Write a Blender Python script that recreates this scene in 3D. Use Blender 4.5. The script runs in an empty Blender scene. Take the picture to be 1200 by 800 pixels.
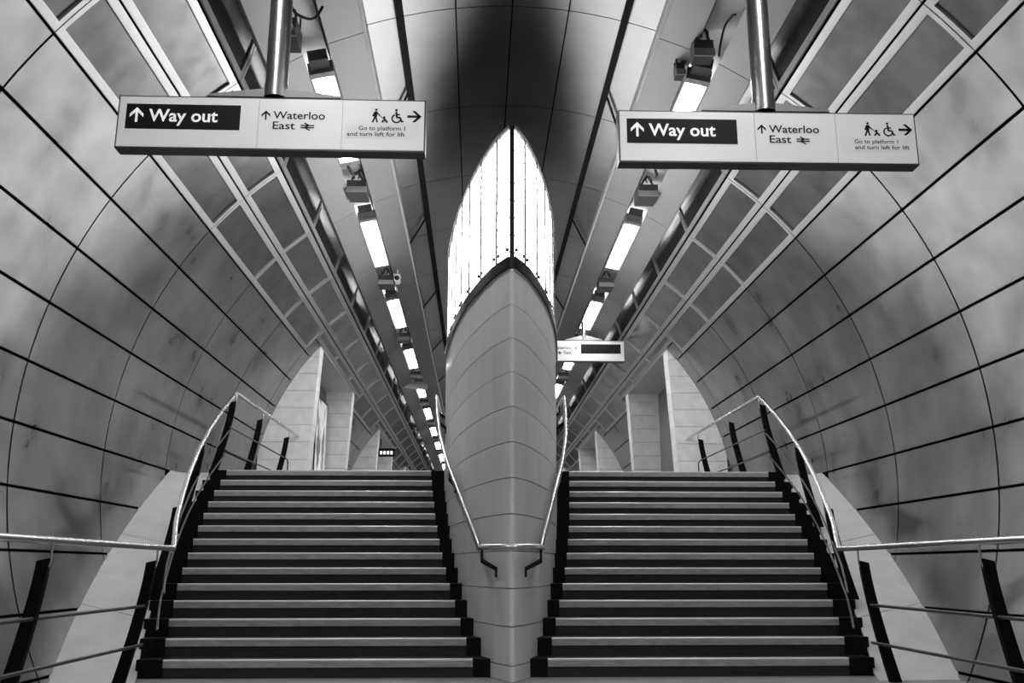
import bpy, math, random
from mathutils import Vector, Matrix

random.seed(7)
R_ = math.radians
scene = bpy.context.scene
COL = scene.collection

# ------------------------------------------------------------------ camera
cam_d = bpy.data.cameras.new('camera')
cam_d.sensor_width = 36.0
cam_d.lens = 33.0
cam_d.clip_start = 0.05
cam_d.clip_end = 200
cam = bpy.data.objects.new('camera', cam_d)
COL.objects.link(cam)
cam.location = (-0.33, 0.0, 1.0)
cam.rotation_euler = (R_(90 + 13.545), 0, R_(-2.126))
scene.camera = cam

# ------------------------------------------------------------------ world, exposure
world = bpy.data.worlds.new('world')
scene.world = world
world.use_nodes = True
world.node_tree.nodes['Background'].inputs[0].default_value = (0.02, 0.02, 0.02, 1)
world.node_tree.nodes['Background'].inputs[1].default_value = 1.0
scene.view_settings.view_transform = 'Standard'
scene.view_settings.look = 'None'
scene.view_settings.gamma = 1.0
scene.view_settings.use_curve_mapping = False
scene.view_settings.exposure = 0.2
LAMP = 44.0          # strength of the fluorescent diffusers
LAMP_UNSEEN = 40.0     # unseen close-set fittings over the lower hall, added to brighten near walls
GLASS_GLOW = 7.6     # backlit glazing on the prow wall

# ------------------------------------------------------------------ dimensions (metres)
RT, ZC = 4.6, 2.12                 # tunnel radius, axis height
RING0, RING = 6.57, 2.17           # ring joints along the tunnel
RISE, GOING, FOOT, NSTEP = 0.1667, 0.3143, 9.30, 14
ZTOP = RISE * NSTEP                # 2.333
YTOP = FOOT + (NSTEP - 1) * GOING  # 13.386
YBACK, YEND = -9.0, 60.0
STEPA = 7.23                       # angular size of a wall panel
A0 = 51.5                          # angle from the crown where the plain wall panels begin

# ------------------------------------------------------------------ materials
def new_mat(name):
    m = bpy.data.materials.new(name)
    m.use_nodes = True
    nt = m.node_tree
    return m, nt, nt.nodes['Principled BSDF']

def grey(v):
    return (v, v, v, 1)

def mat(name, col, rough=0.5, metal=0.0, spec=0.5, var=0.0, scale=3.0, rvar=0.0, bump=0.0, bscale=40.0,
        stretch=(1, 1, 1), emit=0.0, coat=0.0, aniso=0.0, bdetail=3):
    m, nt, b = new_mat(name)
    b.inputs['Base Color'].default_value = grey(col)
    b.inputs['Roughness'].default_value = rough
    b.inputs['Metallic'].default_value = metal
    b.inputs['Specular IOR Level'].default_value = spec
    b.inputs['Coat Weight'].default_value = coat
    b.inputs['Coat Roughness'].default_value = 0.12
    if aniso:
        b.inputs['Anisotropic'].default_value = aniso
        # brushing runs along the tunnel, so reflections smear around the vault
        g0 = nt.nodes.new('ShaderNodeNewGeometry')
        vm = nt.nodes.new('ShaderNodeVectorMath')
        vm.operation = 'CROSS_PRODUCT'
        vm.inputs[0].default_value = (0, 1, 0)
        nt.links.new(g0.outputs['Normal'], vm.inputs[1])
        nt.links.new(vm.outputs[0], b.inputs['Tangent'])
    if emit:
        b.inputs['Emission Color'].default_value = grey(1)
        b.inputs['Emission Strength'].default_value = emit
    if var or rvar or bump:
        geo = nt.nodes.new('ShaderNodeNewGeometry')
        mp = nt.nodes.new('ShaderNodeMapping')
        mp.inputs['Scale'].default_value = stretch
        nt.links.new(geo.outputs['Position'], mp.inputs['Vector'])
        nz = nt.nodes.new('ShaderNodeTexNoise')
        nz.inputs['Scale'].default_value = scale
        nz.inputs['Detail'].default_value = 2
        nz.inputs['Roughness'].default_value = 0.6
        nt.links.new(mp.outputs[0], nz.inputs['Vector'])
        if var:
            mr = nt.nodes.new('ShaderNodeMapRange')
            mr.inputs['From Min'].default_value = 0.25
            mr.inputs['From Max'].default_value = 0.75
            mr.inputs['To Min'].default_value = col * (1 - var)
            mr.inputs['To Max'].default_value = min(1, col * (1 + var))
            nt.links.new(nz.outputs['Fac'], mr.inputs['Value'])
            nt.links.new(mr.outputs[0], b.inputs['Base Color'])
        if rvar:
            mr2 = nt.nodes.new('ShaderNodeMapRange')
            mr2.inputs['From Min'].default_value = 0.25
            mr2.inputs['From Max'].default_value = 0.75
            mr2.inputs['To Min'].default_value = rough - rvar
            mr2.inputs['To Max'].default_value = rough + rvar
            nt.links.new(nz.outputs['Fac'], mr2.inputs['Value'])
            nt.links.new(mr2.outputs[0], b.inputs['Roughness'])
        if bump:
            n2 = nt.nodes.new('ShaderNodeTexNoise')
            n2.inputs['Scale'].default_value = bscale
            n2.inputs['Detail'].default_value = bdetail
            nt.links.new(mp.outputs[0], n2.inputs['Vector'])
            bp = nt.nodes.new('ShaderNodeBump')
            bp.inputs['Strength'].default_value = 1.0
            bp.inputs['Distance'].default_value = bump
            nt.links.new(n2.outputs['Fac'], bp.inputs['Height'])
            nt.links.new(bp.outputs[0], b.inputs['Normal'])
    return m

M = {}
M['steel'] = mat('brushed_steel', 0.25, 0.31, 1.0, spec=0.3, var=0.32, scale=1.5, rvar=0.05, bump=0.015, bscale=0.8, aniso=0.90, bdetail=0)
M['steel_ceiling'] = mat('ceiling_steel', 0.25, 0.36, 1.0, var=0.15, scale=1.3, rvar=0.03, bump=0.005, bscale=0.8, aniso=0.5, bdetail=0)
M['infill'] = mat('perforated_infill', 0.23, 0.22, 1.0, var=0.35, scale=2.0, bump=0.004, bscale=0.8, aniso=0.3, bdetail=0)
M['frame'] = mat('pale_panel_frame', 0.50, 0.36, 0.85, var=0.06, scale=2)
M['beam'] = mat('beam_panel_metal', 0.22, 0.5, 0.35, spec=0.35, var=0.06, scale=1.0)
M['lip'] = mat('beam_edge_lip', 0.8, 0.3, 0.6)
M['backing'] = mat('dark_backing', 0.006, 0.9, 0, spec=0.1)
M['slot'] = mat('slot_white', 0.85, 0.6)
M['track'] = mat('dark_track', 0.012, 0.7, 0, spec=0.05)
M['black'] = mat('black_paint', 0.004, 0.6, 0, spec=0.1)
M['rod'] = mat('dark_steel_rod', 0.05, 0.35, 0.6)
M['rail'] = mat('polished_handrail', 0.58, 0.26, 1.0)
M['stone'] = mat('pale_stone', 0.84, 0.42, 0, spec=0.5, var=0.10, scale=5, bump=0.0008, bscale=60)
M['hull_stone'] = mat('polished_stone', 0.62, 0.28, 0, spec=0.5, var=0.08, scale=1.2, stretch=(3, 3, 0.5))
M['apron'] = mat('apron_stone', 0.46, 0.40, 0, spec=0.5, var=0.10, scale=4, rvar=0.05)
M['soffit'] = mat('soffit_plaster', 0.6, 0.6)
M['recess'] = mat('recess_dark_panel', 0.22, 0.45, 0.2, var=0.1, scale=2)
M['nosing'] = mat('nosing_strip', 0.30, 0.5, 0, var=0.25, scale=9, stretch=(0.8, 3, 3), bump=0.0008, bscale=60)
M['riser'] = mat('dark_riser', 0.017, 0.6, 0, spec=0.3, var=0.35, scale=9, stretch=(0.6, 3, 3))
M['edge'] = mat('nosing_highlight', 0.62, 0.4, 0.3)  # bright line of light along the nosing tops, put in as pale colour
M['floor'] = mat('terrazzo_floor', 0.22, 0.4, 0, var=0.15, scale=30)
M['concrete'] = mat('end_wall_concrete', 0.25, 0.7, var=0.1, scale=2)
M['lamp_housing'] = mat('lamp_housing', 0.30, 0.4, 0.6)
M['diffuser_unseen'] = mat('unseen_lamp_diffuser', 0.9, 0.5, emit=LAMP_UNSEEN)
M['diffuser'] = mat('lamp_diffuser', 0.9, 0.5, emit=LAMP)
M['box'] = mat('dark_equipment_box', 0.05, 0.45, 0.2)
M['box_front'] = mat('grey_equipment_front', 0.28, 0.45, 0.3)
M['pale_plastic'] = mat('pale_plastic', 0.8, 0.4)
M['cable'] = mat('black_cable', 0.015, 0.5)
M['sign_case'] = mat('sign_case_dark', 0.05, 0.4, 0.3)
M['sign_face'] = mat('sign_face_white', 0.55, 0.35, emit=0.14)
M['sign_black'] = mat('sign_black_print', 0.008, 0.5, 0, spec=0.12)
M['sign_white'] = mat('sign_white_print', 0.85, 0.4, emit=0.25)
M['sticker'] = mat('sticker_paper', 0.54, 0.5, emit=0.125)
M['sign_line'] = mat('sign_joint_line', 0.25, 0.5)
M['screen'] = mat('dark_display_glass', 0.012, 0.12, 0, spec=0.5)
M['led'] = mat('display_led', 0.5, 0.4, emit=1.2)
M['trim_dark'] = mat('dark_band_metal', 0.010, 0.4, 0.0, spec=0.2)

# backlit glazing: pale glass with faint slanted streaks of the louvres inside
m, nt, b = new_mat('backlit_glass')
b.inputs['Base Color'].default_value = grey(0.35)
b.inputs['Roughness'].default_value = 0.18
b.inputs['Coat Weight'].default_value = 0.3
geo = nt.nodes.new('ShaderNodeNewGeometry')
mp = nt.nodes.new('ShaderNodeMapping')
mp.inputs['Rotation'].default_value = (R_(40), 0, 0)
nt.links.new(geo.outputs['Position'], mp.inputs['Vector'])
wv = nt.nodes.new('ShaderNodeTexWave')
wv.bands_direction = 'Z'
wv.inputs['Scale'].default_value = 2.2
wv.inputs['Distortion'].default_value = 0.6
nt.links.new(mp.outputs[0], wv.inputs['Vector'])
mr = nt.nodes.new('ShaderNodeMapRange')
mr.inputs['From Max'].default_value = 0.10
mr.inputs['To Min'].default_value = GLASS_GLOW * 0.06
mr.inputs['To Max'].default_value = GLASS_GLOW
nt.links.new(wv.outputs['Fac'], mr.inputs['Value'])
b.inputs['Emission Color'].default_value = grey(1)
nt.links.new(mr.outputs[0], b.inputs['Emission Strength'])
M['glass'] = m

# poster print: soft dark figure on a pale ground
m, nt, b = new_mat('poster_print')
b.inputs['Roughness'].default_value = 0.25
geo = nt.nodes.new('ShaderNodeNewGeometry')
mp = nt.nodes.new('ShaderNodeMapping')
mp.inputs['Scale'].default_value = (1, 2.6, 0.9)
nt.links.new(geo.outputs['Position'], mp.inputs['Vector'])
nz = nt.nodes.new('ShaderNodeTexNoise')
nz.inputs['Scale'].default_value = 1.6
nt.links.new(mp.outputs[0], nz.inputs['Vector'])
cr = nt.nodes.new('ShaderNodeValToRGB')
cr.color_ramp.elements[0].position = 0.40
cr.color_ramp.elements[0].color = grey(0.08)
cr.color_ramp.elements[1].position = 0.52
cr.color_ramp.elements[1].color = grey(0.75)
nt.links.new(nz.outputs['Fac'], cr.inputs['Fac'])
nt.links.new(cr.outputs[0], b.inputs['Base Color'])
nt.links.new(cr.outputs[0], b.inputs['Emission Color'])
b.inputs['Emission Strength'].default_value = 0.35
M['poster'] = m

# ------------------------------------------------------------------ helpers
class MB:
    """collects faces for one mesh"""
    def __init__(self):
        self.v, self.f, self.s = [], [], []

    def quad_grid(self, rows, smooth=True, close=False):
        n0 = len(self.v)
        w = len(rows[0])
        for r in rows:
            self.v += [tuple(p) for p in r]
        for i in range(len(rows) - 1):
            for j in range(w if close else w - 1):
                k = (j + 1) % w
                self.f.append((n0 + i * w + j, n0 + i * w + k, n0 + (i + 1) * w + k, n0 + (i + 1) * w + j))
                self.s.append(smooth)
        return self

    def poly(self, pts, smooth=False):
        n0 = len(self.v)
        self.v += [tuple(p) for p in pts]
        self.f.append(tuple(range(n0, n0 + len(pts))))
        self.s.append(smooth)
        return self

    def box(self, x0, x1, y0, y1, z0, z1):
        P = [(x, y, z) for x in (x0, x1) for y in (y0, y1) for z in (z0, z1)]
        n0 = len(self.v)
        self.v += P
        for f in ((0, 1, 3, 2), (4, 6, 7, 5), (0, 4, 5, 1), (2, 3, 7, 6), (0, 2, 6, 4), (1, 5, 7, 3)):
            self.f.append(tuple(n0 + i for i in f))
            self.s.append(False)
        return self

    def prism(self, pts2, axis, a0, a1):
        """2-D outline pts2 extruded along axis between a0 and a1"""
        def mk(p, a):
            if axis == 'y':
                return (p[0], a, p[1])
            if axis == 'x':
                return (a, p[0], p[1])
            return (p[0], p[1], a)
        n = len(pts2)
        n0 = len(self.v)
        self.v += [mk(p, a0) for p in pts2] + [mk(p, a1) for p in pts2]
        self.f.append(tuple(n0 + i for i in range(n)))
        self.s.append(False)
        self.f.append(tuple(n0 + n + i for i in reversed(range(n))))
        self.s.append(False)
        for i in range(n):
            j = (i + 1) % n
            self.f.append((n0 + i, n0 + n + i, n0 + n + j, n0 + j))
            self.s.append(False)
        return self

    def tube(self, pts, rad, seg=12, caps=True):
        pts = [Vector(p) for p in pts]
        rads = rad if isinstance(rad, (list, tuple)) else [rad] * len(pts)
        t0 = (pts[1] - pts[0]).normalized()
        up = Vector((0, 0, 1)) if abs(t0.z) < 0.9 else Vector((1, 0, 0))
        n = (up - t0 * up.dot(t0)).normalized()
        rows = []
        for i, p in enumerate(pts):
            if i == 0:
                t = t0
            elif i == len(pts) - 1:
                t = (pts[i] - pts[i - 1]).normalized()
            else:
                t = ((pts[i + 1] - p).normalized() + (p - pts[i - 1]).normalized()).normalized()
            n = (n - t * n.dot(t)).normalized()
            bn = t.cross(n)
            rows.append([p + (n * math.cos(2 * math.pi * k / seg) + bn * math.sin(2 * math.pi * k / seg)) * rads[i]
                         for k in range(seg)])
        self.quad_grid(rows, True, True)
        if caps:
            self.poly(rows[0][::-1])
            self.poly(rows[-1])
        return self

    def mesh(self, name, material):
        me = bpy.data.meshes.new(name)
        me.from_pydata(self.v, [], self.f)
        me.polygons.foreach_set('use_smooth', self.s)
        me.materials.append(material)
        import bmesh
        bm = bmesh.new()
        bm.from_mesh(me)
        bmesh.ops.recalc_face_normals(bm, faces=bm.faces)
        bm.to_mesh(me)
        bm.free()
        me.update()
        return me

    def build(self, name, material, parent=None):
        return link(name, self.mesh(name, material), parent)

def link(name, data, parent=None, loc=(0, 0, 0), rot=(0, 0, 0)):
    o = bpy.data.objects.new(name, data)
    COL.objects.link(o)
    o.location = loc
    o.rotation_euler = rot
    if parent is not None:
        o.parent = parent
    return o

def tag(o, label=None, cat=None, group=None, kind=None):
    if label:
        o['label'] = label
    if cat:
        o['category'] = cat
    if group:
        o['group'] = group
    if kind:
        o['kind'] = kind
    return o

def thing(name, loc, label, cat, group=None, rotz=0.0):
    o = link(name, None, None, loc, (0, 0, rotz))
    o.empty_display_size = 0.1
    return tag(o, label, cat, group)

def arc(r, a):   # angle measured from +X, degrees; tunnel cross-section point
    return (r * math.cos(R_(a)), r * math.sin(R_(a)))

def interp(tab, y):
    if y <= tab[0][0]:
        return tab[0][1]
    for (a, va), (b_, vb) in zip(tab, tab[1:]):
        if y <= b_:
            return va + (vb - va) * (y - a) / (b_ - a)
    return tab[-1][1]

def xcyl(z, r=RT):
    return math.sqrt(max(0.0, r * r - (z - ZC) ** 2))

# ------------------------------------------------------------------ tunnel shell (dark backing behind the panels)
PORTALS = [(18.0, 23.3), (29.35, 34.65), (40.7, 46.0)]
PA = 137.7 - 90      # portal soffit, angle from the crown

def shell(name, a0, a1, r, n=24, cut=None):
    """dark backing; cut = sign of the side whose portals stay open below the soffit angle"""
    mb = MB()
    spans = [(YBACK, YEND, a0, a1)]
    if cut:
        spans, y = [], YBACK
        for pa, pb in PORTALS:
            spans.append((y, pa, a0, a1))
            spans.append((pa, pb, a0, 90 + PA) if cut < 0 else (pa, pb, 90 - PA, a1))
            y = pb
        spans.append((y, YEND, a0, a1))
    for (y0, y1, b0, b1) in spans:
        m = max(4, int(n * (b1 - b0) / (a1 - a0)))
        ang = [b0 + (b1 - b0) * k / m for k in range(m + 1)]
        ri = [(arc(r, a)[0], arc(r, a)[1] + ZC) for a in ang]
        ro = [(arc(r + .12, a)[0], arc(r + .12, a)[1] + ZC) for a in ang]
        for (p, q, o_, s) in zip(ri, ri[1:], ro, ro[1:]):
            mb.prism([p, q, s, o_], 'y', y0, y1)
    return mb.build(name, M['backing'])

wall_l = tag(shell('wall_left', 126.9, 212, 4.66, cut=-1), 'curved left tunnel wall clad in brushed steel panels', None, None, 'structure')
wall_r = tag(shell('wall_right', -32, 53.1, 4.66, cut=1), 'curved right tunnel wall clad in brushed steel panels', None, None, 'structure')
ceiling = tag(shell('ceiling', 53.2, 126.8, 4.95), 'vaulted tunnel ceiling of dark reflective steel panels', None, None, 'structure')

# ------------------------------------------------------------------ curved cladding panels
_cache = {}
def panel_mesh(da, length, r=RT, th=0.022, ga=0.026, gy=0.016, matkey='steel', nseg=6, name='steel_panel'):
    key = ('p', round(da, 3), round(length, 3), r, matkey, ga, gy)
    if key in _cache:
        return _cache[key]
    h = da / 2 - math.degrees(ga / 2 / r)
    ang = [-h + 2 * h * k / nseg for k in range(nseg + 1)]
    ya, yb = -length / 2 + gy / 2, length / 2 - gy / 2
    mb = MB()
    inn = [arc(r, a) for a in ang]
    out = [arc(r + th, a) for a in ang]
    mb.quad_grid([[(x, ya, z) for x, z in inn], [(x, yb, z) for x, z in inn]])
    mb.quad_grid([[(x, ya, z) for x, z in out], [(x, yb, z) for x, z in out]])
    for y in (ya, yb):
        mb.quad_grid([[(x, y, z) for x, z in inn], [(x, y, z) for x, z in out]], False)
    for k in (0, -1):
        mb.poly([(inn[k][0], ya, inn[k][1]), (inn[k][0], yb, inn[k][1]), (out[k][0], yb, out[k][1]), (out[k][0], ya, out[k][1])])
    _cache[key] = mb.mesh(name, M[matkey])
    return _cache[key]

def frame_meshes(da, length, r=RT, ga=0.022, gy=0.014, bl=0.075, by=0.05, nseg=4):
    key = ('f', round(da, 3), round(length, 3))
    if key in _cache:
        return _cache[key]
    h = da / 2 - math.degrees(ga / 2 / r)
    hb = math.degrees(bl / r)
    ya, yb = -length / 2 + gy / 2, length / 2 - gy / 2
    def strip(mb, a0, a1, y0, y1, n, th=0.03, rr=r):
        ang = [a0 + (a1 - a0) * k / n for k in range(n + 1)]
        inn = [arc(rr, a) for a in ang]
        out = [arc(rr + th, a) for a in ang]
        mb.quad_grid([[(x, y0, z) for x, z in inn], [(x, y1, z) for x, z in inn]])
        for y in (y0, y1):
            mb.quad_grid([[(x, y, z) for x, z in inn], [(x, y, z) for x, z in out]], False)
        for k in (0, -1):
            mb.poly([(inn[k][0], y0, inn[k][1]), (inn[k][0], y1, inn[k][1]), (out[k][0], y1, out[k][1]), (out[k][0], y0, out[k][1])])
    f = MB()
    strip(f, -h, -h + hb, ya, yb, 1)
    strip(f, h - hb, h, ya, yb, 1)
    if length > 3 * by:
        strip(f, -h + hb, h - hb, ya, ya + by, nseg)
        strip(f, -h + hb, h - hb, yb - by, yb, nseg)
    i = MB()
    strip(i, -h + hb - 0.1, h - hb + 0.1, ya + by - 0.01, yb - by + 0.01, nseg, 0.006, r + 0.022)
    _cache[key] = (f.mesh('panel_frame', M['frame']), i.mesh('infill', M['infill']))
    return _cache[key]

def put_panel(name, me, parent, ang, y):
    return link(name, me, parent, (0, y, ZC), (0, -R_(ang), 0))

rings = [RING0 + RING * k for k in range(-7, 25)]

# wall intervals along Y, split around the portals
wall_int = []
ys = [r for r in rings if r < 18.0] + [18.0]
wall_int += list(zip(ys, ys[1:]))
for (a, b_), nxt in zip(PORTALS, [p[0] for p in PORTALS[1:]] + [YEND]):
    n = max(1, round((nxt - b_) / RING))
    L = (nxt - b_) / n
    wall_int += [(b_ + L * k, b_ + L * (k + 1)) for k in range(n)]

for side, wall in ((1, wall_l), (-1, wall_r)):
    ang = lambda c: 90 + side * c
    for (y0, y1) in wall_int:
        L = y1 - y0
        nrow = 10 if y0 < 12.9 else 5
        for k in range(nrow):
            me = panel_mesh(STEPA, L, gy=0.026 if y0 < 9 else 0.020, ga=0.03)
            put_panel('steel_panel', me, wall, ang(A0 + STEPA * (k + 0.5)), (y0 + y1) / 2)
    # framed panel rows above the plain rows
    for (y0, y1) in zip(rings, rings[1:]):
        y = (y0 + y1) / 2
        L = y1 - y0
        in_portal = any(a - 0.3 < y < b_ + 0.3 for a, b_ in PORTALS)
        for (c0, c1) in ((37.2, 44.35), (44.35, PA if in_portal else A0)):
            fm, im = frame_meshes(c1 - c0, L)
            f = put_panel('framed_panel', fm, wall, ang((c0 + c1) / 2), y)
            link('infill', im, f)
        if in_portal:      # plain filler where the portal takes only part of this bay
            for a, b_ in PORTALS:
                for (f0, f1) in ((y0, min(y1, a)), (max(y0, b_), y1)):
                    if f1 - f0 > 0.05 and a - RING < y < b_ + RING and f1 <= y1 and f0 >= y0:
                        put_panel('steel_panel', panel_mesh(A0 - PA, f1 - f0, nseg=3), wall, ang((A0 + PA) / 2), (f0 + f1) / 2)

# cove panels rising behind the outer beams, above the framed rows
cov = {}
for side, wall in ((-1, wall_l), (1, wall_r)):
    P0, P1 = Vector((side * 2.765, 0, 5.795)), Vector((side * 2.565, 0, 6.46))
    ax = (P1 - P0)
    Lc = ax.length
    ax.normalize()
    nrm = Vector((-side * ax.z * 1.0, 0, side * ax.x))      # points into the tunnel
    def cp(v, y, d):
        return tuple(P0 + ax * v + nrm * d + Vector((0, y, 0)))
    def slab(mb, v0, v1, y0, y1, d0, d1):
        n0 = len(mb.v)
        mb.v += [cp(v, y, d) for v in (v0, v1) for y in (y0, y1) for d in (d0, d1)]
        for f in ((0, 1, 3, 2), (4, 6, 7, 5), (0, 4, 5, 1), (2, 3, 7, 6), (0, 2, 6, 4), (1, 5, 7, 3)):
            mb.f.append(tuple(n0 + i for i in f))
            mb.s.append(False)
    h = RING / 2 - 0.007
    fm = MB()
    slab(fm, 0.008, 0.075, -h, h, -0.02, 0.0)
    slab(fm, 0.075, Lc, -h, -h + 0.05, -0.02, 0.0)
    slab(fm, 0.075, Lc, h - 0.05, h, -0.02, 0.0)
    fm = fm.mesh('framed_panel', M['frame'])
    im = MB()
    slab(im, 0.07, Lc, -h + 0.045, h - 0.045, -0.03, -0.018)
    im = im.mesh('infill', M['infill'])
    for (y0, y1) in zip(rings, rings[1:]):
        f = link('framed_panel', fm, wall, (0, (y0 + y1) / 2, 0))
        link('infill', im, f)

# ceiling panels between the light troughs
CE = [19.2, 14.8, 7.4, 0, -7.4, -14.8, -19.2]
for (y0, y1) in zip(rings, rings[1:]):
    for c0, c1 in zip(CE, CE[1:]):
        me = panel_mesh(abs(c0 - c1), y1 - y0, matkey='steel_ceiling', ga=0.016, gy=0.014, name='ceiling_panel')
        put_panel('ceiling_panel', me, ceiling, 90 + (c0 + c1) / 2, (y0 + y1) / 2)

# cable tracks under the ceiling and their slanted brace rods
for s in (-1, 1):
    for (y0, y1) in zip(rings[1::4], rings[5::4]):
        a = 90 + s * 14.8
        x, z = arc(RT - 0.02, a)
        mb = MB()
        mb.box(-0.038, 0.038, y0 + .005, y1 - .005, -0.05, 0.03)
        o = mb.build('cable_track', M['track'], ceiling)
        o.location = (x, 0, z + ZC)
        o.rotation_euler = (0, -R_(s * 14.8), 0)
    for k in range(-3, 11):
        y = 10.25 + 4.12 * k
        xa, za = arc(RT - 0.05, 90 + s * 15.2)
        xb, zb = arc(RT - 0.05, 90 + s * 19.6)
        mb = MB().tube([(xa, y, za + ZC), (xb, y + 1.0, zb + ZC)], 0.016, 8)
        mb.build('brace_rod', M['black'], ceiling)

# beam panels either side of each light slot
def beam(mb, p, q, y0, y1, depth, sgn):
    dx, dz = q[0] - p[0], q[1] - p[1]
    l = math.hypot(dx, dz)
    nx, nz_ = -dz / l, dx / l
    if nz_ < 0:
        nx, nz_ = -nx, -nz_
    mb.prism([p, q, (q[0] + nx * depth, q[1] + nz_ * depth), (p[0] + nx * depth, p[1] + nz_ * depth)], 'y', y0, y1)
by = [8.74 + 4.34 * k for k in range(-4, 13)]
for s in (-1, 1):
    for (y0, y1) in zip(by, by[1:]):
        mb = MB()
        beam(mb, (s * 1.525, 6.385), (s * 1.90, 6.24), y0 + .006, y1 - .006, 0.26, s)
        o = mb.build('beam_panel', M['beam'], ceiling)
        mb = MB()
        mb.box(s * 1.525 - 0.014, s * 1.525 + 0.014, y0 + .006, y1 - .006, 6.375, 6.50)
        mb.build('edge_lip', M['lip'], o)
        mb = MB()
        beam(mb, (s * 2.15, 6.10), (s * 2.47, 5.905), y0 + .006, y1 - .006, 0.26, s)
        mb.build('beam_panel', M['beam'], ceiling)
        mb = MB()
        mb.box(min(s * 1.98, s * 2.32), max(s * 1.98, s * 2.32), y0, y1, 6.40, 6.42)
        mb.build('slot_lining', M['slot'], ceiling)

# ------------------------------------------------------------------ floors and end walls
def structure(name, mb, mk, label):
    return tag(mb.build(name, mk), label, None, None, 'structure')
structure('floor', MB().box(-4.15, 4.15, YBACK, FOOT + 0.05, -0.2, 0.0), M['floor'], 'grey terrazzo floor at the foot of the stairs')
mb = MB()
mb.box(-4.55, 4.55, YTOP + GOING, YEND, ZTOP - 0.25, ZTOP)
structure('floor', mb, M['floor'], 'upper landing floor beyond the top step')
structure('wall_far', MB().box(-4.7, 4.7, YEND, YEND + 0.2, 0, 7.1), M['concrete'], 'grey wall closing the far end of the tunnel')
structure('wall_back', MB().box(-4.7, 4.7, YBACK - 0.2, YBACK, -0.2, 7.1), M['concrete'], 'grey wall closing the near end of the tunnel')

# ------------------------------------------------------------------ prow-shaped dividing wall
WT = [(8.885, 0.016), (8.90, 0.028), (9.06, 0.098), (9.24, 0.170), (9.6, 0.272), (9.9, 0.345), (10.32, 0.44),
      (10.7, 0.508), (11.2, 0.585), (11.7, 0.648), (12.2, 0.70), (12.65, 0.742), (13.1, 0.78), (13.6, 0.80), (14.6, 0.80), (15.2, 0.76), (15.6, 0.62)]
# arc length table
PL = [(0.0, 8.885, 0.0)]
for (y, w) in WT:
    s_, y_, w_ = PL[-1]
    d = math.hypot(y - y_, w - w_)
    if d > 1e-6:
        PL.append((s_ + d, y, w))
SMAX = PL[-1][0]
def hull_pt(s):
    for (s0, y0, w0), (s1, y1, w1) in zip(PL, PL[1:]):
        if s <= s1 + 1e-9:
            t = (s - s0) / (s1 - s0)
            return y0 + (y1 - y0) * t, w0 + (w1 - w0) * t, (w1 - w0) / (s1 - s0), -(y1 - y0) / (s1 - s0)
    return PL[-1][1], PL[-1][2], 0, -1
def hull_s(y):
    return interp([(p[1], p[0]) for p in PL[1:]], y)
def hull_samples(s0, s1):
    S = sorted({s0, s1} | {p[0] for p in PL if s0 < p[0] < s1})
    out = []
    for a, b_ in zip(S, S[1:]):
        n = max(1, int((b_ - a) / 0.12))
        out += [a + (b_ - a) * k / n for k in range(n)]
    return out + [S[-1]]
def hull_plate(side, s0, s1, z0, z1, th, inset=0.0):
    """curved vertical plate on the prow outline; side -1 left, +1 right"""
    mb = MB()
    fr, bk = [], []
    for s in hull_samples(s0, s1):
        y, w, dw, nx = hull_pt(s)
        # outward normal in plan for right side: (dy, -dw) -> x outwards
        ny, nx2 = -dw, -nx
        fr.append((side * max(0.0, w - inset * nx2), y - inset * ny))
        bk.append((side * max(0.0, w - (th + inset) * nx2), y - (th + inset) * ny))
    if s0 < 1e-6:      # mitre at the ridge
        bk[0] = (0.0, fr[0][1] + th * 2.2)
        for k in range(1, len(bk)):
            if bk[k][1] < bk[0][1]:
                bk[k] = (0.0, bk[0][1])
    for a, sm in ((fr, True), (bk, True)):
        mb.quad_grid([[(x, y, z0) for x, y in a], [(x, y, z1) for x, y in a]], sm)
    for z in (z0, z1):
        mb.quad_grid([[(x, y, z) for x, y in fr], [(x, y, z) for x, y in bk]], False)
    for k in (0, -1):
        mb.poly([(fr[k][0], fr[k][1], z0), (fr[k][0], fr[k][1], z1), (bk[k][0], bk[k][1], z1), (bk[k][0], bk[k][1], z0)])
    return mb

hull = thing('dividing_wall', (0, 8.885, 0), 'boat-shaped stone wall with glowing glass top rising between the two stairs', 'wall')
def hb(mb, name, mk, parent=hull):
    o = mb.build(name, mk)
    o.parent = parent
    if parent is hull:
        o.matrix_parent_inverse = Matrix.Translation((0, -8.885, 0))
    return o
# dark core
outl = [(max(0.0, w - 0.05), y + 0.10) for (_, y, w) in PL[1:]]
core = MB()
for (x0, y0), (x1, y1) in zip(outl, outl[1:]):
    if x1 > 0.01:
        core.prism([(-x0, y0), (x0, y0), (x1, y1), (-x1, y1)], 'z', 0.0, 5.40)
hb(core, 'core', M['backing'])
zc = [0.0] + [0.14 + 0.3375 * k for k in range(0, 11)] + [3.87]
for ci, (z0, z1) in enumerate(zip(zc, zc[1:])):
    joints = [0.0] + [(0.36 if ci % 2 else 0.95) + 1.2 * k for k in range(0, 12)]
    joints = [j for j in joints if j < SMAX - 0.3] + [SMAX]
    for side in (-1, 1):
        for s0, s1 in zip(joints, joints[1:]):
            mb = hull_plate(side, s0 + (0.0 if s0 == 0 else 0.001), s1 - 0.001, z0 + 0.004, z1 - 0.004, 0.05)
            hb(mb, 'stone_panel', M['hull_stone'])
# dark band with a thin lower bead
for side in (-1, 1):
    hb(hull_plate(side, 0.0, SMAX, 3.885, 4.005, 0.07, -0.03), 'dark_band', M['trim_dark'])
    hb(hull_plate(side, 0.0, SMAX, 3.868, 3.884, 0.05, -0.012), 'band_bead', M['lip'])
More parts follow.
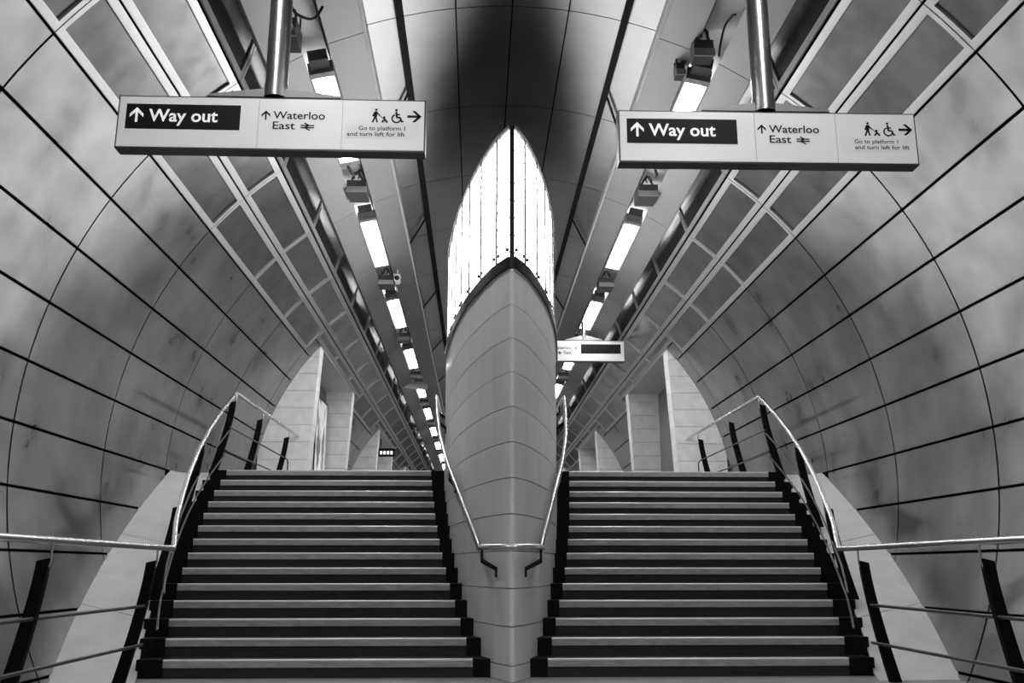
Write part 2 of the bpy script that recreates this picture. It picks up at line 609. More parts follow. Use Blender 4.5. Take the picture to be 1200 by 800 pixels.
# glass panels
gj = [0.02] + [0.36 + 0.6 * k for k in range(0, 22)]
gj = [g for g in gj if g < SMAX - 0.2] + [SMAX]
for side in (-1, 1):
    for i, (s0, s1) in enumerate(zip(gj, gj[1:])):
        g = hb(hull_plate(side, s0 + 0.008, s1 - 0.008, 4.01, 5.40, 0.02, 0.012), 'glass_panel', M['glass'])
        if s1 < 6:
            for sb in (s0 + 0.06, s1 - 0.06):
                y, w, dw, nx = hull_pt(sb)
                for zb in (4.10,):
                    mb = MB().tube([(side * (w - 0.012), y, zb), (side * (w + 0.016 * -nx), y - 0.016 * dw, zb)], 0.019, 8)
                    hb(mb, 'bolt', M['trim_dark'], g)
                    g.children[-1].matrix_parent_inverse = Matrix.Translation((0, 0, 0))
    for g in gj[1:-1]:
        hb(hull_plate(side, g - 0.010, g + 0.010, 4.01, 5.40, 0.02, -0.002), 'glazing_joint', M['trim_dark'])
for ob in list(hull.children):
    for ch in ob.children:
        ch.matrix_parent_inverse = Matrix.Identity(4)
hb(MB().box(-0.60, 0.60, 15.58, 15.63, 0.0, 5.40), 'stern_panel', M['hull_stone'])
hb(MB().box(-0.024, 0.024, 8.868, 8.915, 4.0, 5.42), 'ridge_mullion', M['trim_dark'])
cap = MB()
outl = [(w + 0.012, y - 0.006) for (_, y, w) in PL[1:]]
for (x0, y0), (x1, y1) in zip(outl, outl[1:]):
    cap.prism([(-x0, y0), (x0, y0), (x1, y1), (-x1, y1)], 'z', 5.40, 5.435)
hb(cap, 'top_cap', M['trim_dark'])

# ------------------------------------------------------------------ stairs
OUT = [3.23, 3.32, 3.40, 3.465, 3.535, 3.59, 3.635, 3.68, 3.725, 3.76, 3.80, 3.82, 3.83, 3.84]   # pale strip, outer end
INN = [0.355, 0.42, 0.485, 0.55, 0.615, 0.67, 0.725, 0.77, 0.815, 0.855, 0.885, 0.92, 0.95, 0.98]   # pale strip, inner end
ENDW = 0.25
for s, lab in ((-1, 'left'), (1, 'right')):
    st = thing('staircase', (s * 2.1, FOOT, 0), ('dark steps with pale nosing strips leading up to the portal with the bright poster' if s < 0 else
                'dark steps with pale nosing strips leading up towards the sign with blank black display'), 'staircase',
               'twin stair flights either side of the dividing wall')
    def sb(mb, name, mk, parent=st):
        o = mb.build(name, mk)
        o.parent = parent
        if parent is st:
            o.matrix_parent_inverse = Matrix.Translation((-s * 2.1, -FOOT, 0))
        return o
    for k in range(NSTEP):
        y0 = FOOT + k * GOING
        y1 = y0 + GOING + 0.03
        z0, z1 = max(0.0, RISE * (k - 1)), RISE * (k + 1)
        xa, xb = INN[k], OUT[k]
        xi = max(0.03, interp([(y, w) for y, w in WT], y0) - 0.03)
        X = lambda a, b_: (min(s * a, s * b_), max(s * a, s * b_))
        step = sb(MB().box(*X(xa, xb), y0 + 0.006, y1, z0, z1 - 0.002), 'step', M['riser'])
        nz = MB()
        hN = 0.072
        nz.prism([(y0 - 0.012, z1 - hN), (y0 - 0.012, z1 - 0.014), (y0 - 0.001, z1), (y0 + 0.05, z1 + 0.0005), (y0 + 0.05, z1 - hN)], 'x', *X(xa, xb))
        nzo = sb(nz, 'nosing', M['nosing'], step)
        sb(MB().prism([(y0 - 0.0135, z1 - 0.015), (y0 - 0.0135, z1 - 0.004), (y0 - 0.004, z1 + 0.0015), (y0 + 0.012, z1 + 0.0015), (y0 + 0.012, z1 - 0.015)], 'x', *X(xa, xb)), 'highlight_strip', M['edge'], step)  # pale strip standing in for the highlight on the nosing
        sb(MB().box(*X(xb + .001, xb + ENDW), y0, y1, z0, z1), 'step_end', M['black'], step)
        sb(MB().box(*X(xi, xa - .001), y0, y1, z0, z1), 'step_end', M['black'], step)

# ------------------------------------------------------------------ sloping stone aprons between stairs and wall
def apron_edges(y):
    k = (y - FOOT) / GOING
    kk = min(max(k, 0), NSTEP - 1)
    i = min(int(kk), NSTEP - 2)
    xin = OUT[i] + (OUT[i + 1] - OUT[i]) * (kk - i) + ENDW - 0.02
    if k < 0:
        xin += k * 0.085
    zin = RISE + (y - FOOT) * RISE / GOING - 0.10
    zo = (y - 8.87) * 0.523
    zin = max(0.004, min(zin, ZTOP - 0.01))
    zo = max(0.004, min(zo, ZTOP - 0.01))
    return xin, zin, min(xcyl(zo) + 0.012, 4.62), zo
for n, s in ((1, -1), (2, 1)):
    tr = None
    edges = [8.88, 10.1, 11.55, 13.35, 15.2]
    core = MB()
    pts = [9.34 + 0.4 * k for k in range(0, 11)]
    for a, b_ in zip(pts, pts[1:]):
        x0, z0, X0, Z0 = apron_edges(a)
        x1, z1, X1, Z1 = apron_edges(b_)
        dz = 0.03
        core.poly([(s * x0, a, z0 - dz), (s * X0, a, Z0 - dz), (s * X1, b_, Z1 - dz), (s * x1, b_, z1 - dz)])
        core.poly([(s * x0, a, z0 - dz), (s * x1, b_, z1 - dz), (s * x1, b_, -0.01), (s * x0, a, -0.01)])
    tr = tag(core.build('trim_%d' % n, M['backing']), 'smooth pale stone slope between the stairs and the curved wall', None, None, 'structure')
    for a, b_ in zip(edges, edges[1:]):
        mb = MB()
        m_ = 6
        yy = [a + .006 + (b_ - a - .012) * k / m_ for k in range(m_ + 1)]
        top, bot = [], []
        for y in yy:
            x0, z0, X0, Z0 = apron_edges(y)
            top.append([(s * (x0 + (X0 - x0) * j / 4), y, z0 + (Z0 - z0) * j / 4) for j in range(5)])
            bot.append([(p[0], p[1], p[2] - 0.045) for p in top[-1]])
        mb.quad_grid(top)
        mb.quad_grid(bot)
        for j in (0, -1):
            mb.quad_grid([top[j], bot[j]], False)
            mb.quad_grid([[r[j] for r in top], [r[j] for r in bot]], False)
        mb.build('stone_slab', M['apron'], tr)

# ------------------------------------------------------------------ portals: stone fins, soffit, recess
def lean(z):
    return 3.41 + (5.2 - z) * 0.055
courses = [ZTOP + 0.3333 * k for k in range(0, 9)]
zapex = ZC + RT * math.sin(R_(90 - PA))
courses = [c for c in courses if c < zapex - 0.15] + [zapex]
_fin = {}
def fin_mesh(k, s):
    if (k, s) not in _fin:
        z0, z1 = courses[k] + 0.004, courses[k + 1] - 0.004
        inner = [(s * lean(z0), z0), (s * lean(z1), z1)]
        outer = [(s * 4.5, z1), (s * 4.5, z0)]
        _fin[(k, s)] = MB().prism(inner + outer, 'y', 0, 0.4).mesh('stone_slab', M['stone'])
    return _fin[(k, s)]
tn = 3
for pi, (pa, pb) in enumerate(PORTALS):
    for s in (-1, 1):
        xb = 4.05 if s < 0 else 4.17
        mb = MB()
        for y in (pa + 0.03, pb - 0.37):
            mb.prism([(s * (lean(ZTOP) + .03), ZTOP), (s * (lean(5.1) + .03), 5.1), (s * 4.45, 5.1), (s * 4.45, ZTOP)], 'y', y, y + 0.34)
        tr = tag(mb.build('trim_%d' % tn, M['backing']), 'pale stone portal with recessed opening in the curved wall', None, None, 'structure')
        tn += 1
        for y in (pa, pb - 0.4):
            for k in range(len(courses) - 1):
                link('stone_slab', fin_mesh(k, s), tr, (0, y, 0))
        X = (min(s * (lean(5.2) - .005), s * 4.6), max(s * (lean(5.2) - .005), s * 4.6))
        MB().box(*X, pa + .01, pb - .01, zapex - 0.01, zapex + 0.05).build('soffit', M['soffit'], tr)
        X = (min(s * xb, s * (xb + .05)), max(s * xb, s * (xb + .05)))
        MB().box(*X, pa + 0.3, pb - 0.3, ZTOP, zapex).build('back_panel', M['recess'], tr)

# ------------------------------------------------------------------ railings
def pitch(y):
    return RISE + (min(max(y, FOOT), YTOP) - FOOT) * RISE / GOING
RX = [(8.9, 3.20), (9.25, 3.21), (9.35, 3.235), (9.81, 3.38), (10.33, 3.495), (10.85, 3.60), (11.5, 3.70), (12.1, 3.765), (12.75, 3.79), (13.39, 3.785), (18.0, 3.755)]
def rail_z(y):
    if y < FOOT:
        return 1.185
    if y > YTOP:
        return ZTOP + 1.10
    t = (y - FOOT) / (YTOP - FOOT)
    return pitch(y) + 1.015 + 0.085 * t
def ground(y):
    if y < FOOT:
        return 0.0
    return min(RISE * (int((y - FOOT) / GOING) + 1), ZTOP)

for s in (-1, 1):
    rl = thing('side_railing', (s * 3.3, 9.0, 0),
               ('silver handrail on black blade posts along the wall, leading to the poster portal' if s < 0 else
                'silver handrail on black blade posts along the wall, leading to the bent-rail portal'),
               'railing', 'wall-side railings of the two stairs')
    inv = Matrix.Translation((-s * 3.3, -9.0, 0))
    def rb(mb, name, mk, parent=rl):
        o = mb.build(name, mk)
        o.parent = parent
        if parent is rl:
            o.matrix_parent_inverse = inv
        return o
    low = [(s * 3.20, y, 1.18) for y in (-1.0, 3.0, 6.0, 9.23)]
    rb(MB().tube(low, 0.027, 16), 'handrail', M['rail'])
    up_ = [(s * interp(RX, y), y, rail_z(y)) for y in [9.26 + (YTOP - 9.26) * k / 24 for k in range(25)]]
    rb(MB().tube(up_, 0.025, 16), 'handrail', M['rail'])
    rb(MB().tube([(s * 3.785, YTOP, ZTOP + 1.10), (s * 3.755, 17.99, ZTOP + 1.105)], 0.025, 16), 'handrail', M['rail'])
    # rods
    for off in (0.66, 0.33):
        ys_ = [-1.0, 4.0, 8.80]
        rb(MB().tube([(s * 3.27, y, off + 0.01) for y in ys_], 0.014, 8), 'rod', M['rod'])
        ys_ = [9.36 + (YTOP - 9.36) * k / 16 for k in range(17)]
        rb(MB().tube([(s * (interp(RX, y) + 0.06 + (0.66 - off) * .1), y, (off + 0.01 if y < FOOT else pitch(y) + off - 0.1)) for y in ys_], 0.011, 8), 'rod', M['rod'])
        p = [(s * (3.845 + (0.66 - off) * .1), YTOP, ZTOP + off - 0.05), (s * 3.83, 17.45, ZTOP + off - 0.05), (s * 3.83, 17.55, ZTOP + off - 0.09), (s * 3.83, 17.55, ZTOP + off - 0.30)]
        rb(MB().tube(p, 0.012, 8), 'rod', M['rod'])
    # posts: curved blades
    for y in (0.15, 2.3, 4.45, 6.62, 8.78, 10.35, 11.9, 13.42, 15.1, 17.2):
        xr = interp(RX, y) if y > 8.9 else 3.20
        zr = rail_z(y) if y > FOOT else 1.18
        zb = ground(y)
        hgt = zr - 0.115 - zb
        n = 8
        fr, bk = [], []
        for k in range(n + 1):
            t = k / n
            xc = xr + 0.045 + 0.20 * (1 - t) ** 1.35
            wd = 0.055 - 0.012 * t
            fr.append((s * (xc - wd), zb + hgt * t))
            bk.append((s * (xc + wd), zb + hgt * t - 0.02 * t))
        mb = MB()
        for k in range(n):
            mb.prism([fr[k], fr[k + 1], bk[k + 1], bk[k]], 'y', y - 0.02, y + 0.02)
        po = rb(mb, 'post', M['black'])
        mb = MB().tube([(s * (xr + 0.02), y, zr - 0.19), (s * xr, y, zr - 0.14), (s * xr, y, zr - 0.015)], 0.009, 8)
        o = rb(mb, 'bracket', M['rail'], po)

# prow railing
pr = thing('prow_railing', (0, 8.9, 0), 'silver tube handrail wrapped around the pointed end of the boat-shaped wall', 'railing')
inv = Matrix.Translation((0, -8.9, 0))
def prb(mb, name, mk, parent=pr):
    o = mb.build(name, mk)
    o.parent = parent
    if parent is pr:
        o.matrix_parent_inverse = inv
    return o
HX = [(9.0, 0.275), (9.35, 0.30), (10.29, 0.50), (11.23, 0.695), (11.9, 0.80), (12.6, 0.87), (13.3, 0.915), (14.0, 0.93), (15.2, 0.93)]
prb(MB().tube([(-0.29, 9.0, 1.185), (-0.12, 8.72, 1.185), (0.12, 8.72, 1.185), (0.29, 9.0, 1.185)], 0.027, 14), 'front_bar', M['rail'])
for s in (-1, 1):
    pts = [(s * interp(HX, y), y, rail_z(y) if y > 9.25 else 1.185) for y in [9.0, 9.25] + [9.3 + 0.2 * k for k in range(21)]]
    pts += [(s * interp(HX, y), y, ZTOP + 1.10) for y in (13.8, 14.5, 15.2)]
    prb(MB().tube(pts, 0.026, 14), 'handrail', M['rail'])
    for y in (9.03, 11.0, 12.7, 14.3):
        x = interp(HX, y)
        w = interp([(a, b_) for a, b_ in WT], y + 0.12)
        z = rail_z(y) if y > 9.25 else 1.185
        mb = MB()
        mb.prism([(s * x - .012, z - 0.02), (s * x + .012, z - 0.02), (s * x + .012, z - 0.13), (s * x - .012, z - 0.13)], 'y', y - .018, y + .018)
        P0, P1 = Vector((s * x, y, z - 0.12)), Vector((s * w, y + 0.13, z - 0.20))
        mb.tube([P0, P1, P1 + Vector((-s * 0.004, 0.0, -0.07))], 0.024, 6)
        prb(mb, 'bracket', M['trim_dark'])

# small bent rail in the right-hand portal
o = MB().tube([(3.95, 20.0, ZTOP), (3.95, 20.0, 2.72), (3.93, 20.08, 2.86), (3.9, 20.3, 2.93), (3.88, 20.8, 2.95), (3.88, 21.6, 2.95), (3.88, 22.2, 2.95), (3.88, 22.4, 2.86), (3.88, 22.4, ZTOP)], 0.03, 10).build('bent_rail', M['black'])
tag(o, 'black bent tube rail standing in the portal recess', 'railing')

# ------------------------------------------------------------------ hanging signs
def text_mesh(txt, mk, bold=0.0):
    cu = bpy.data.curves.new('lettering', 'FONT')
    cu.body = txt
    cu.size = 1.0
    cu.offset = bold
    cu.resolution_u = 3
    ob = bpy.data.objects.new('lettering_tmp', cu)
    COL.objects.link(ob)
    dg = bpy.context.evaluated_depsgraph_get()
    me = bpy.data.meshes.new_from_object(ob.evaluated_get(dg))
    bpy.data.objects.remove(ob)
    bpy.data.curves.remove(cu)
    me.name = 'lettering'
    me.materials.clear()
    me.materials.append(mk)
    return me

def put_text(parent, txt, u0, u1, base, cap, W, H, mk, bold=0.0, yoff=-0.004, name='lettering'):
    """lettering fitted between u0 and u1 (fractions of W); cap height as a fraction of H"""
    me = text_mesh(txt, mk, bold)
    xs = [v.co.x for v in me.vertices]
    x0, x1 = min(xs), max(xs)
    capu = 0.70
    sx = (u1 - u0) * W / (x1 - x0)
    sz = cap * H / capu
    for v in me.vertices:
        v.co = Vector(((v.co.x - x0) * sx + u0 * W - W / 2, yoff, v.co.y * sz + base * H))
    o = link(name, me, parent)
    return o

def flat(parent, name, mk, polys, W, H, yoff=-0.0035):
    mb = MB()
    for p in polys:
        mb.prism([(u * W - W / 2, v * H) for u, v in p], 'y', yoff, yoff + 0.002)
    o = mb.build(name, mk)
    o.parent = parent
    return o

def arrow(cx, cy, hw, hh, W, H, horiz=False, t=0.34):
    """arrow polygons in u,v; hw,hh half-sizes in metres"""
    out = []
    def tr(p):
        x, y = p
        if horiz:
            x, y = y, -x
        return (cx + x * hw / W, cy + y * hh / H)
    out.append([tr(p) for p in [(-t / 2, -1), (t / 2, -1), (t / 2, 0.75), (-t / 2, 0.75)]])
    for sg in (-1, 1):
        out.append([tr(p) for p in [(0, 1.0), (sg * 0.95, 0.12), (sg * 0.95, -0.34), (0, 0.52)]])
    return out

def circ(cx, cy, r, W, H, n=12, a0=0, a1=360, thick=None):
    P = [(cx + r * math.cos(R_(a0 + (a1 - a0) * k / n)) / W, cy + r * math.sin(R_(a0 + (a1 - a0) * k / n)) / H) for k in range(n + (1 if thick else 0))]
    if not thick:
        return [P]
    Q = [(cx + (r - thick) * math.cos(R_(a0 + (a1 - a0) * k / n)) / W, cy + (r - thick) * math.sin(R_(a0 + (a1 - a0) * k / n)) / H) for k in range(n + 1)]
    return [[P[k], P[k + 1], Q[k + 1], Q[k]] for k in range(n)]

def bar(x0, y0, x1, y1, t, W, H):
    dx, dy = x1 - x0, y1 - y0
    l = math.hypot(dx, dy)
    nx, ny = -dy / l * t / 2, dx / l * t / 2
    return [(x / W, y / H) for x, y in ((x0 + nx, y0 + ny), (x1 + nx, y1 + ny), (x1 - nx, y1 - ny), (x0 - nx, y0 - ny))]

def rail_symbol(cx, cy, w, h, W, H):
    """two parallel bars with a zigzag arrow of the railway emblem (x,y in metres)"""
    x, y = cx * W, cy * H
    t = h * 0.15
    out = [bar(x - w / 2, y + h * 0.15, x + w / 2, y + h * 0.15, t, W, H),
           bar(x - w / 2, y - h * 0.15, x + w / 2, y - h * 0.15, t, W, H),
           bar(x - w * 0.22, y + h * 0.5, x + w * 0.12, y + h * 0.15, t, W, H),
           bar(x + w * 0.12, y + h * 0.15, x - w * 0.20, y - h * 0.15, t, W, H),
           bar(x - w * 0.20, y - h * 0.15, x + w * 0.20, y - h * 0.5, t, W, H)]
    return out

def sign_body(t, W, H, depth, pole_top, pole_r=0.088, wing=0.52, bracket_h=0.075):
    """origin: bottom centre of the sign's front face"""
    mb = MB()
    e = 0.012
    mb.prism([(-W / 2 - e, -e), (W / 2 + e, -e), (W / 2 + e, H + e), (-W / 2 - e, H + e)], 'y', 0.006, depth)
    mb.build('case', M['sign_case'], t)
    MB().box(-W / 2, W / 2, 0.0, 0.02, 0.0, H).build('face', M['sign_face'], t)
    zt = H + e
    yc = depth / 2
    mb = MB()
    for sg in (-1, 1):
        mb.prism([(sg * 0.02, zt + 0.018), (sg * wing, zt + 0.018), (sg * wing, zt + 0.036), (sg * 0.07, zt + 0.018 + bracket_h), (sg * 0.02, zt + 0.018 + bracket_h)], 'y', yc - 0.045, yc + 0.045)
    br = mb.build('bracket', M['beam'], t)
    mb = MB()
    mb.box(-wing, wing, yc - 0.05, yc + 0.05, zt, zt + 0.016)
    mb.build('base_plate', M['black'], br)
    for sg in (-1, 1):
        MB().tube([(sg * wing * 0.75, yc, zt + 0.015), (sg * wing * 0.75, yc, zt + 0.05)], 0.012, 8).build('bolt', M['rail'], br)
    MB().tube([(0, yc, zt + 0.02), (0, yc, pole_top)], pole_r, 24).build('pole', M['rail_pole'], t)
    MB().tube([(0, yc, zt + 0.02), (0, yc, zt + 0.14)], pole_r + 0.006, 24).build('collar', M['rail_pole'], t)

M['rail_pole'] = mat('sign_pole_metal', 0.42, 0.30, 1.0)

def main_sign(loc, rotz, label, W, H, right):
    t = thing('hanging_sign', loc, label, 'sign', 'white direction signs hanging from the ceiling', rotz)
    sign_body(t, W, H, 0.135, 6.36 - loc[2])
    # dark panel with white lettering
    p = flat(t, 'dark_panel', M['sign_black'], [[(0.023, 0.35), (0.395, 0.35), (0.395, 0.853), (0.023, 0.853)]], W, H, -0.002)
    flat(t, 'arrow', M['sign_white'], arrow(0.058, 0.63, 0.055, 0.062, W, H), W, H, -0.005)
    put_text(t, 'Way out', 0.097, 0.322, 0.505, 0.245, W, H, M['sign_white'], 0.018, -0.0045)
    for u in (0.455, 0.73):
        flat(t, 'panel_joint', M['sign_line'], [[(u - 0.0006, 0.0), (u + 0.0006, 0.0), (u + 0.0006, 1.0), (u - 0.0006, 1.0)]], W, H)
    flat(t, 'arrow', M['sign_black'], arrow(0.4785, 0.665, 0.036, 0.040, W, H, t=0.32), W, H)
    put_text(t, 'Waterloo', 0.503, 0.673, 0.593, 0.155, W, H, M['sign_black'], 0.010)
    put_text(t, 'East', 0.503, 0.576, 0.385, 0.155, W, H, M['sign_black'], 0.010)
    flat(t, 'railway_emblem', M['sign_black'], rail_symbol(0.616, 0.445, 0.105, 0.062, W, H), W, H)
    # pictograms
    px, py = 0.836 * W, 0.55 * H
    s_ = 0.118
    pol = circ(0.8405, (py + s_ * 0.93) / H, s_ * 0.085, W, H)
    pol += [bar(px + .010, py + s_ * .80, px + .006, py + s_ * .42, .026, W, H), bar(px + .004, py + s_ * .44, px - .016, py, .013, W, H),
            bar(px + .008, py + s_ * .44, px + .022, py + s_ * .02, .013, W, H), bar(px + .014, py + s_ * .76, px + .040, py + s_ * .52, .011, W, H),
            bar(px + .000, py + s_ * .76, px - .014, py + s_ * .45, .011, W, H)]
    flat(t, 'walker_pictogram', M['sign_black'], pol, W, H)
    cx = 0.868 * W
    pol = [bar(px + .040, py + s_ * .52, cx - .006, py + s_ * .30, .006, W, H)]
    pol += circ(cx / W, (py + s_ * .40) / H, .009, W, H)
    pol += [bar(cx, py + s_ * .34, cx + .006, py + s_ * .14, .016, W, H), bar(cx - .014, py + s_ * .16, cx + .022, py + s_ * .16, .010, W, H)]
    pol += circ((cx - .012) / W, (py + .008) / H, .008, W, H) + circ((cx + .020) / W, (py + .008) / H, .008, W, H)
    flat(t, 'pushchair_pictogram', M['sign_black'], pol, W, H)
    cx = 0.909 * W
    pol = circ((cx - .004) / W, (py + s_ * .93) / H, s_ * 0.085, W, H)
    pol += [bar(cx - .004, py + s_ * .80, cx + .002, py + s_ * .38, .016, W, H), bar(cx, py + s_ * .62, cx + .026, py + s_ * .60, .010, W, H),
            bar(cx, py + s_ * .40, cx + .028, py + s_ * .38, .014, W, H), bar(cx + .026, py + s_ * .40, cx + .042, py + s_ * .06, .013, W, H),
            bar(cx + .040, py + s_ * .07, cx + .054, py + s_ * .13, .011, W, H)]
    pol += circ((cx - .002) / W, (py + s_ * .32) / H, s_ * .34, W, H, 18, 110, 370, .012)
    flat(t, 'wheelchair_pictogram', M['sign_black'], pol, W, H)
    flat(t, 'arrow', M['sign_black'], arrow(0.968, 0.685, 0.056, 0.050, W, H, True, t=0.40), W, H)
    st = flat(t, 'sticker', M['sticker'], [[(0.741, 0.235), (0.985, 0.235), (0.985, 0.525), (0.741, 0.525)]], W, H, -0.0025)
    if right:
        put_text(t, 'Go to platform 1', 0.79, 0.938, 0.395, 0.082, W, H, M['sign_black'], 0.010, -0.0045)
        put_text(t, 'and turn left for lift', 0.79, 0.975, 0.275, 0.082, W, H, M['sign_black'], 0.010, -0.0045)
    else:
        put_text(t, 'Go to platform 1', 0.785, 0.938, 0.395, 0.082, W, H, M['sign_black'], 0.010, -0.0045)
        put_text(t, 'and turn left for lift', 0.747, 0.938, 0.275, 0.082, W, H, M['sign_black'], 0.010, -0.0045)
    return t

main_sign((-1.955, 6.80, 4.165), 0.0, 'white Way out sign whose two small lift lines end flush at their right edge', 2.37, 0.42, False)
main_sign((1.985, 6.86, 4.145), R_(-0.6), 'white Way out sign whose two small lift lines start flush at their left edge', 2.39, 0.425, True)

W, H = 1.70, 0.43
t = thing('hanging_sign', (1.94, 19.45, 5.28), 'small white sign with blank black display, hanging past the stairs beside the boat-shaped wall', 'sign', 'white direction signs hanging from the ceiling')
sign_body(t, W, H, 0.16, 6.36 - 5.28, 0.05, 0.40, 0.10)
flat(t, 'display', M['screen'], [[(0.456, 0.365), (0.957, 0.365), (0.957, 0.846), (0.456, 0.846)]], W, H)
put_text(t, 'Waterloo', 0.09, 0.335, 0.577, 0.17, W, H, M['sign_black'], 0.006)
put_text(t, 'East', 0.238, 0.336, 0.335, 0.17, W, H, M['sign_black'], 0.006)
flat(t, 'arrow', M['sign_black'], arrow(0.385, 0.64, 0.036, 0.036, W, H, True, .26), W, H)
flat(t, 'railway_emblem', M['sign_black'], rail_symbol(0.187, 0.40, 0.085, 0.07, W, H), W, H)

# ------------------------------------------------------------------ fluorescent fittings in the slots
def make_lamp():
    w, L, h = 0.135, 2.35, 0.12
    fr = MB()
    fr.box(-w, w, 0, 0.10, -0.02, h)
    fr.box(-w, w, L - 0.10, L, -0.02, h)
    fr.box(-w, w, 0.10, L - 0.10, 0.05, h)
    for sg in (-1, 1):
        fr.prism([(sg * w, -0.02), (sg * (w - 0.012), -0.02), (sg * (w - 0.05), 0.02), (sg * (w - 0.05), 0.05), (sg * w, 0.05)], 'y', 0.10, L - 0.10)
    me_h = fr.mesh('housing', M['lamp_housing'])
    me_d = MB().box(-w + 0.052, w - 0.052, 0.105, L - 0.105, 0.018, 0.045).mesh('diffuser', M['diffuser'])
    me_u = MB().box(-0.05, 0.05, 0.2, L - 0.2, h + 0.002, h + 0.012).mesh('uplight_strip', M['uplight'])
    me_c = MB().box(-0.10, 0.10, -0.20, -0.002, 0.02, 0.14).mesh('end_gear', M['box'])
    hk = MB()
    hk.tube([(-0.1, 0.3, h - .01), (-0.1, 0.3, 0.25), (0.1, 0.3, 0.25), (0.1, 0.3, h - .01)], 0.008, 6)
    me_k = hk.mesh('hanger', M['box'])
    me_b = me_d.copy()
    me_b.materials[0] = M['diffuser_unseen']
    return me_h, me_d, me_u, me_c, me_k, me_b
M['uplight'] = mat('lamp_uplight', 0.9, 0.5, emit=16.0)
lamp_meshes = make_lamp()
LZ = 6.14
for s in (-1, 1):
    # unseen ones end to end over the lower hall for extra light, spaced out beyond the hanging signs
    for y in [-8.0 + 2.45 * k for k in range(6)] + [9.12 + 4.33 * k for k in range(11)]:
        o = thing('ceiling_light', (s * 2.025, y, LZ), 'long fluorescent light fitting in the ceiling slot', 'light', 'fluorescent fittings in the ceiling slots')
        o.rotation_euler = (0, R_(s * 12), 0)
        for nm, me in zip(('housing', 'diffuser', 'uplight_strip', 'end_gear', 'hanger'), lamp_meshes):
            link(nm, lamp_meshes[5] if nm == 'diffuser' and y < 8 else me, o)

# equipment boxes hanging between the fittings
def equip_box(x, y, z, w, d, h, label, hook=True):
    t = thing('equipment_box', (x, y, z), label, 'box', 'dark equipment boxes in the ceiling slots')
    MB().box(-w / 2, w / 2, 0.02, d, 0, h).build('body', M['box'], t)
    MB().box(-w / 2 - .008, w / 2 + .008, 0.0, 0.02, -0.008, h * 0.42).build('front_rim', M['box_front'], t)
    MB().tube([(-w * 0.4, d * 0.3, h - .01), (-0.03, d * 0.25, h + 0.12), (0, d * 0.25, 6.38 - z), (0.03, d * 0.25, h + 0.12), (w * 0.4, d * 0.3, h - .01)], 0.013, 6).build('hanger', M['box'], t)
    for sg in (-1, 1):
        MB().tube([(sg * w * 0.4, d * 0.8, h - .01), (sg * w * 0.4, d * 0.8, 6.39 - z)], 0.010, 6).build('hanger', M['box'], t)
    if hook:
        pts = [(0.04 * math.cos(R_(a)), -0.015, h + 0.05 + 0.05 * math.sin(R_(a))) for a in range(-60, 250, 30)]
        MB().tube(pts, 0.009, 6).build('cable_loop', M['cable'], t)
    return t
for s in (-1, 1):
    for k in range(0, 8):
        y = 12.15 + 4.33 * k
        equip_box(s * 2.03, y, 6.04, 0.27, 0.42, 0.17, 'dark box with pale lower rim hung between two ceiling light fittings')
    # brackets and gear ahead of the first visible fitting
equip_box(-2.20, 8.25, 6.04, 0.13, 0.34, 0.20, 'narrow dark box with printed label in the slot above a hanging sign', False)
equip_box(1.93, 8.45, 6.03, 0.20, 0.20, 0.18, 'squat dark box with looped cable in the slot above a hanging sign', True)
equip_box(1.80, 8.95, 6.10, 0.09, 0.16, 0.14, 'tiny dark box beside the lit fitting above a hanging sign', False)

def cable(pts, r, label):
    P = [Vector(p) for p in pts]
    out = []
    for i in range(len(P) - 1):
        p0, p1, p2, p3 = P[max(i - 1, 0)], P[i], P[i + 1], P[min(i + 2, len(P) - 1)]
        for k in range(6):
            t_ = k / 6
            out.append(0.5 * ((2 * p1) + (p2 - p0) * t_ + (2 * p0 - 5 * p1 + 4 * p2 - p3) * t_ ** 2 + (3 * p1 - p0 - 3 * p2 + p3) * t_ ** 3))
    out.append(P[-1])
    tag(MB().tube(out, r, 8).build('cable', M['cable']), label, 'cable', 'cables in the ceiling slots')
cable([(-2.13, 7.75, 6.22), (-2.08, 7.85, 6.05), (-1.98, 7.95, 6.03), (-1.9, 8.0, 6.07), (-1.84, 8.02, 6.2)], 0.014, 'black cable sagging across the slot above the narrow labelled box')
cable([(2.13, 8.0, 6.2), (2.12, 8.1, 6.24), (2.08, 8.22, 6.2), (2.06, 8.36, 6.05), (2.06, 8.40, 5.98)], 0.012, 'black looped cable beside the squat box in the slot')
cable([(-2.10, 11.6, 6.22), (-2.03, 11.75, 6.12), (-1.99, 11.88, 6.18), (-1.96, 12.0, 6.28)], 0.02, 'thick black cable above the hooked box, on the poster side')
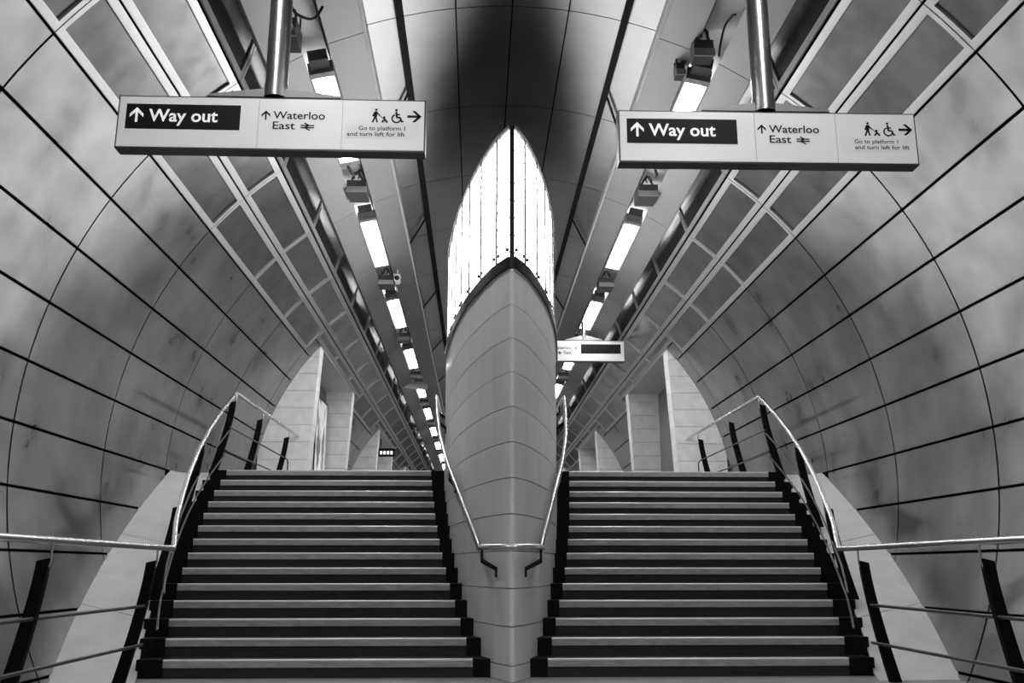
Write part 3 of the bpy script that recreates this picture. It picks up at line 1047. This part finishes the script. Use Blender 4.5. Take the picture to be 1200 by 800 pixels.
cable([(1.95, 11.4, 6.25), (2.03, 11.6, 6.12), (2.08, 11.85, 6.2), (2.12, 12.0, 6.3)], 0.02, 'thick black cable above the hooked box, on the three-sign side')

def camera_unit(x, y, z, rotz, L, label, r=0.05):
    t = thing('security_camera', (x, y, z), label, 'camera', None, rotz)
    MB().tube([(0, 0, 0), (0, L, 0)], r, 14).build('body', M['pale_plastic'], t)
    MB().tube([(0, -0.02, 0), (0, 0.0, 0)], r * 0.8, 14).build('lens', M['screen'], t)
    MB().box(-r * 1.15, r * 1.15, -0.05, L * 0.9, r * 0.95, r * 1.15).build('sun_shield', M['pale_plastic'], t)
    MB().tube([(0, L * 0.6, r), (0.0, L * 0.6, 0.20)], 0.015, 8).build('mount_arm', M['pale_plastic'], t)
camera_unit(-1.80, 16.2, 6.06, R_(0), 0.22, 'small pale upright camera clipped to the light slot edge', 0.055)
camera_unit(-2.42, 26.1, 6.02, R_(-62), 0.7, 'long pale tubular camera crossing the light slot in the distance', 0.10)

# ------------------------------------------------------------------ poster and indicator in the left portals
t = thing('lit_poster', (-4.04, 21.35, ZTOP + 0.12), 'tall bright poster with dark figure in the stone portal recess', 'poster')
MB().box(0.0, 0.05, -0.06, 1.44, 0.0, 2.42).build('frame', M['trim_dark'], t)
MB().box(0.05, 0.056, 0.0, 1.38, 0.05, 2.36).build('print', M['poster'], t)
t = thing('door_jamb', (-4.04, 20.6, ZTOP), 'dark upright panel beside the bright poster', 'panel')
MB().box(0.0, 0.04, 0.0, 0.62, 0.0, 2.75).build('leaf', M['black'], t)
MB().box(0.04, 0.05, 0.5, 0.54, 0.1, 2.6).build('edge_strip', M['lip'], t)
t = thing('train_indicator', (-3.36, 31.5, 4.62), 'small black train indicator with four lit marks at the far portal', 'indicator')
MB().box(-0.27, 0.27, 0, 0.2, 0, 0.26).build('case', M['sign_black'], t)
for k in range(4):
    MB().box(-0.21 + 0.115 * k, -0.14 + 0.115 * k, -0.006, 0.0, 0.06, 0.17).build('lit_mark', M['led'], t)
MB().tube([(-0.2, 0.1, 0.26), (-0.2, 0.1, zapex - 4.62)], 0.02, 8).build('hanger', M['box'], t)
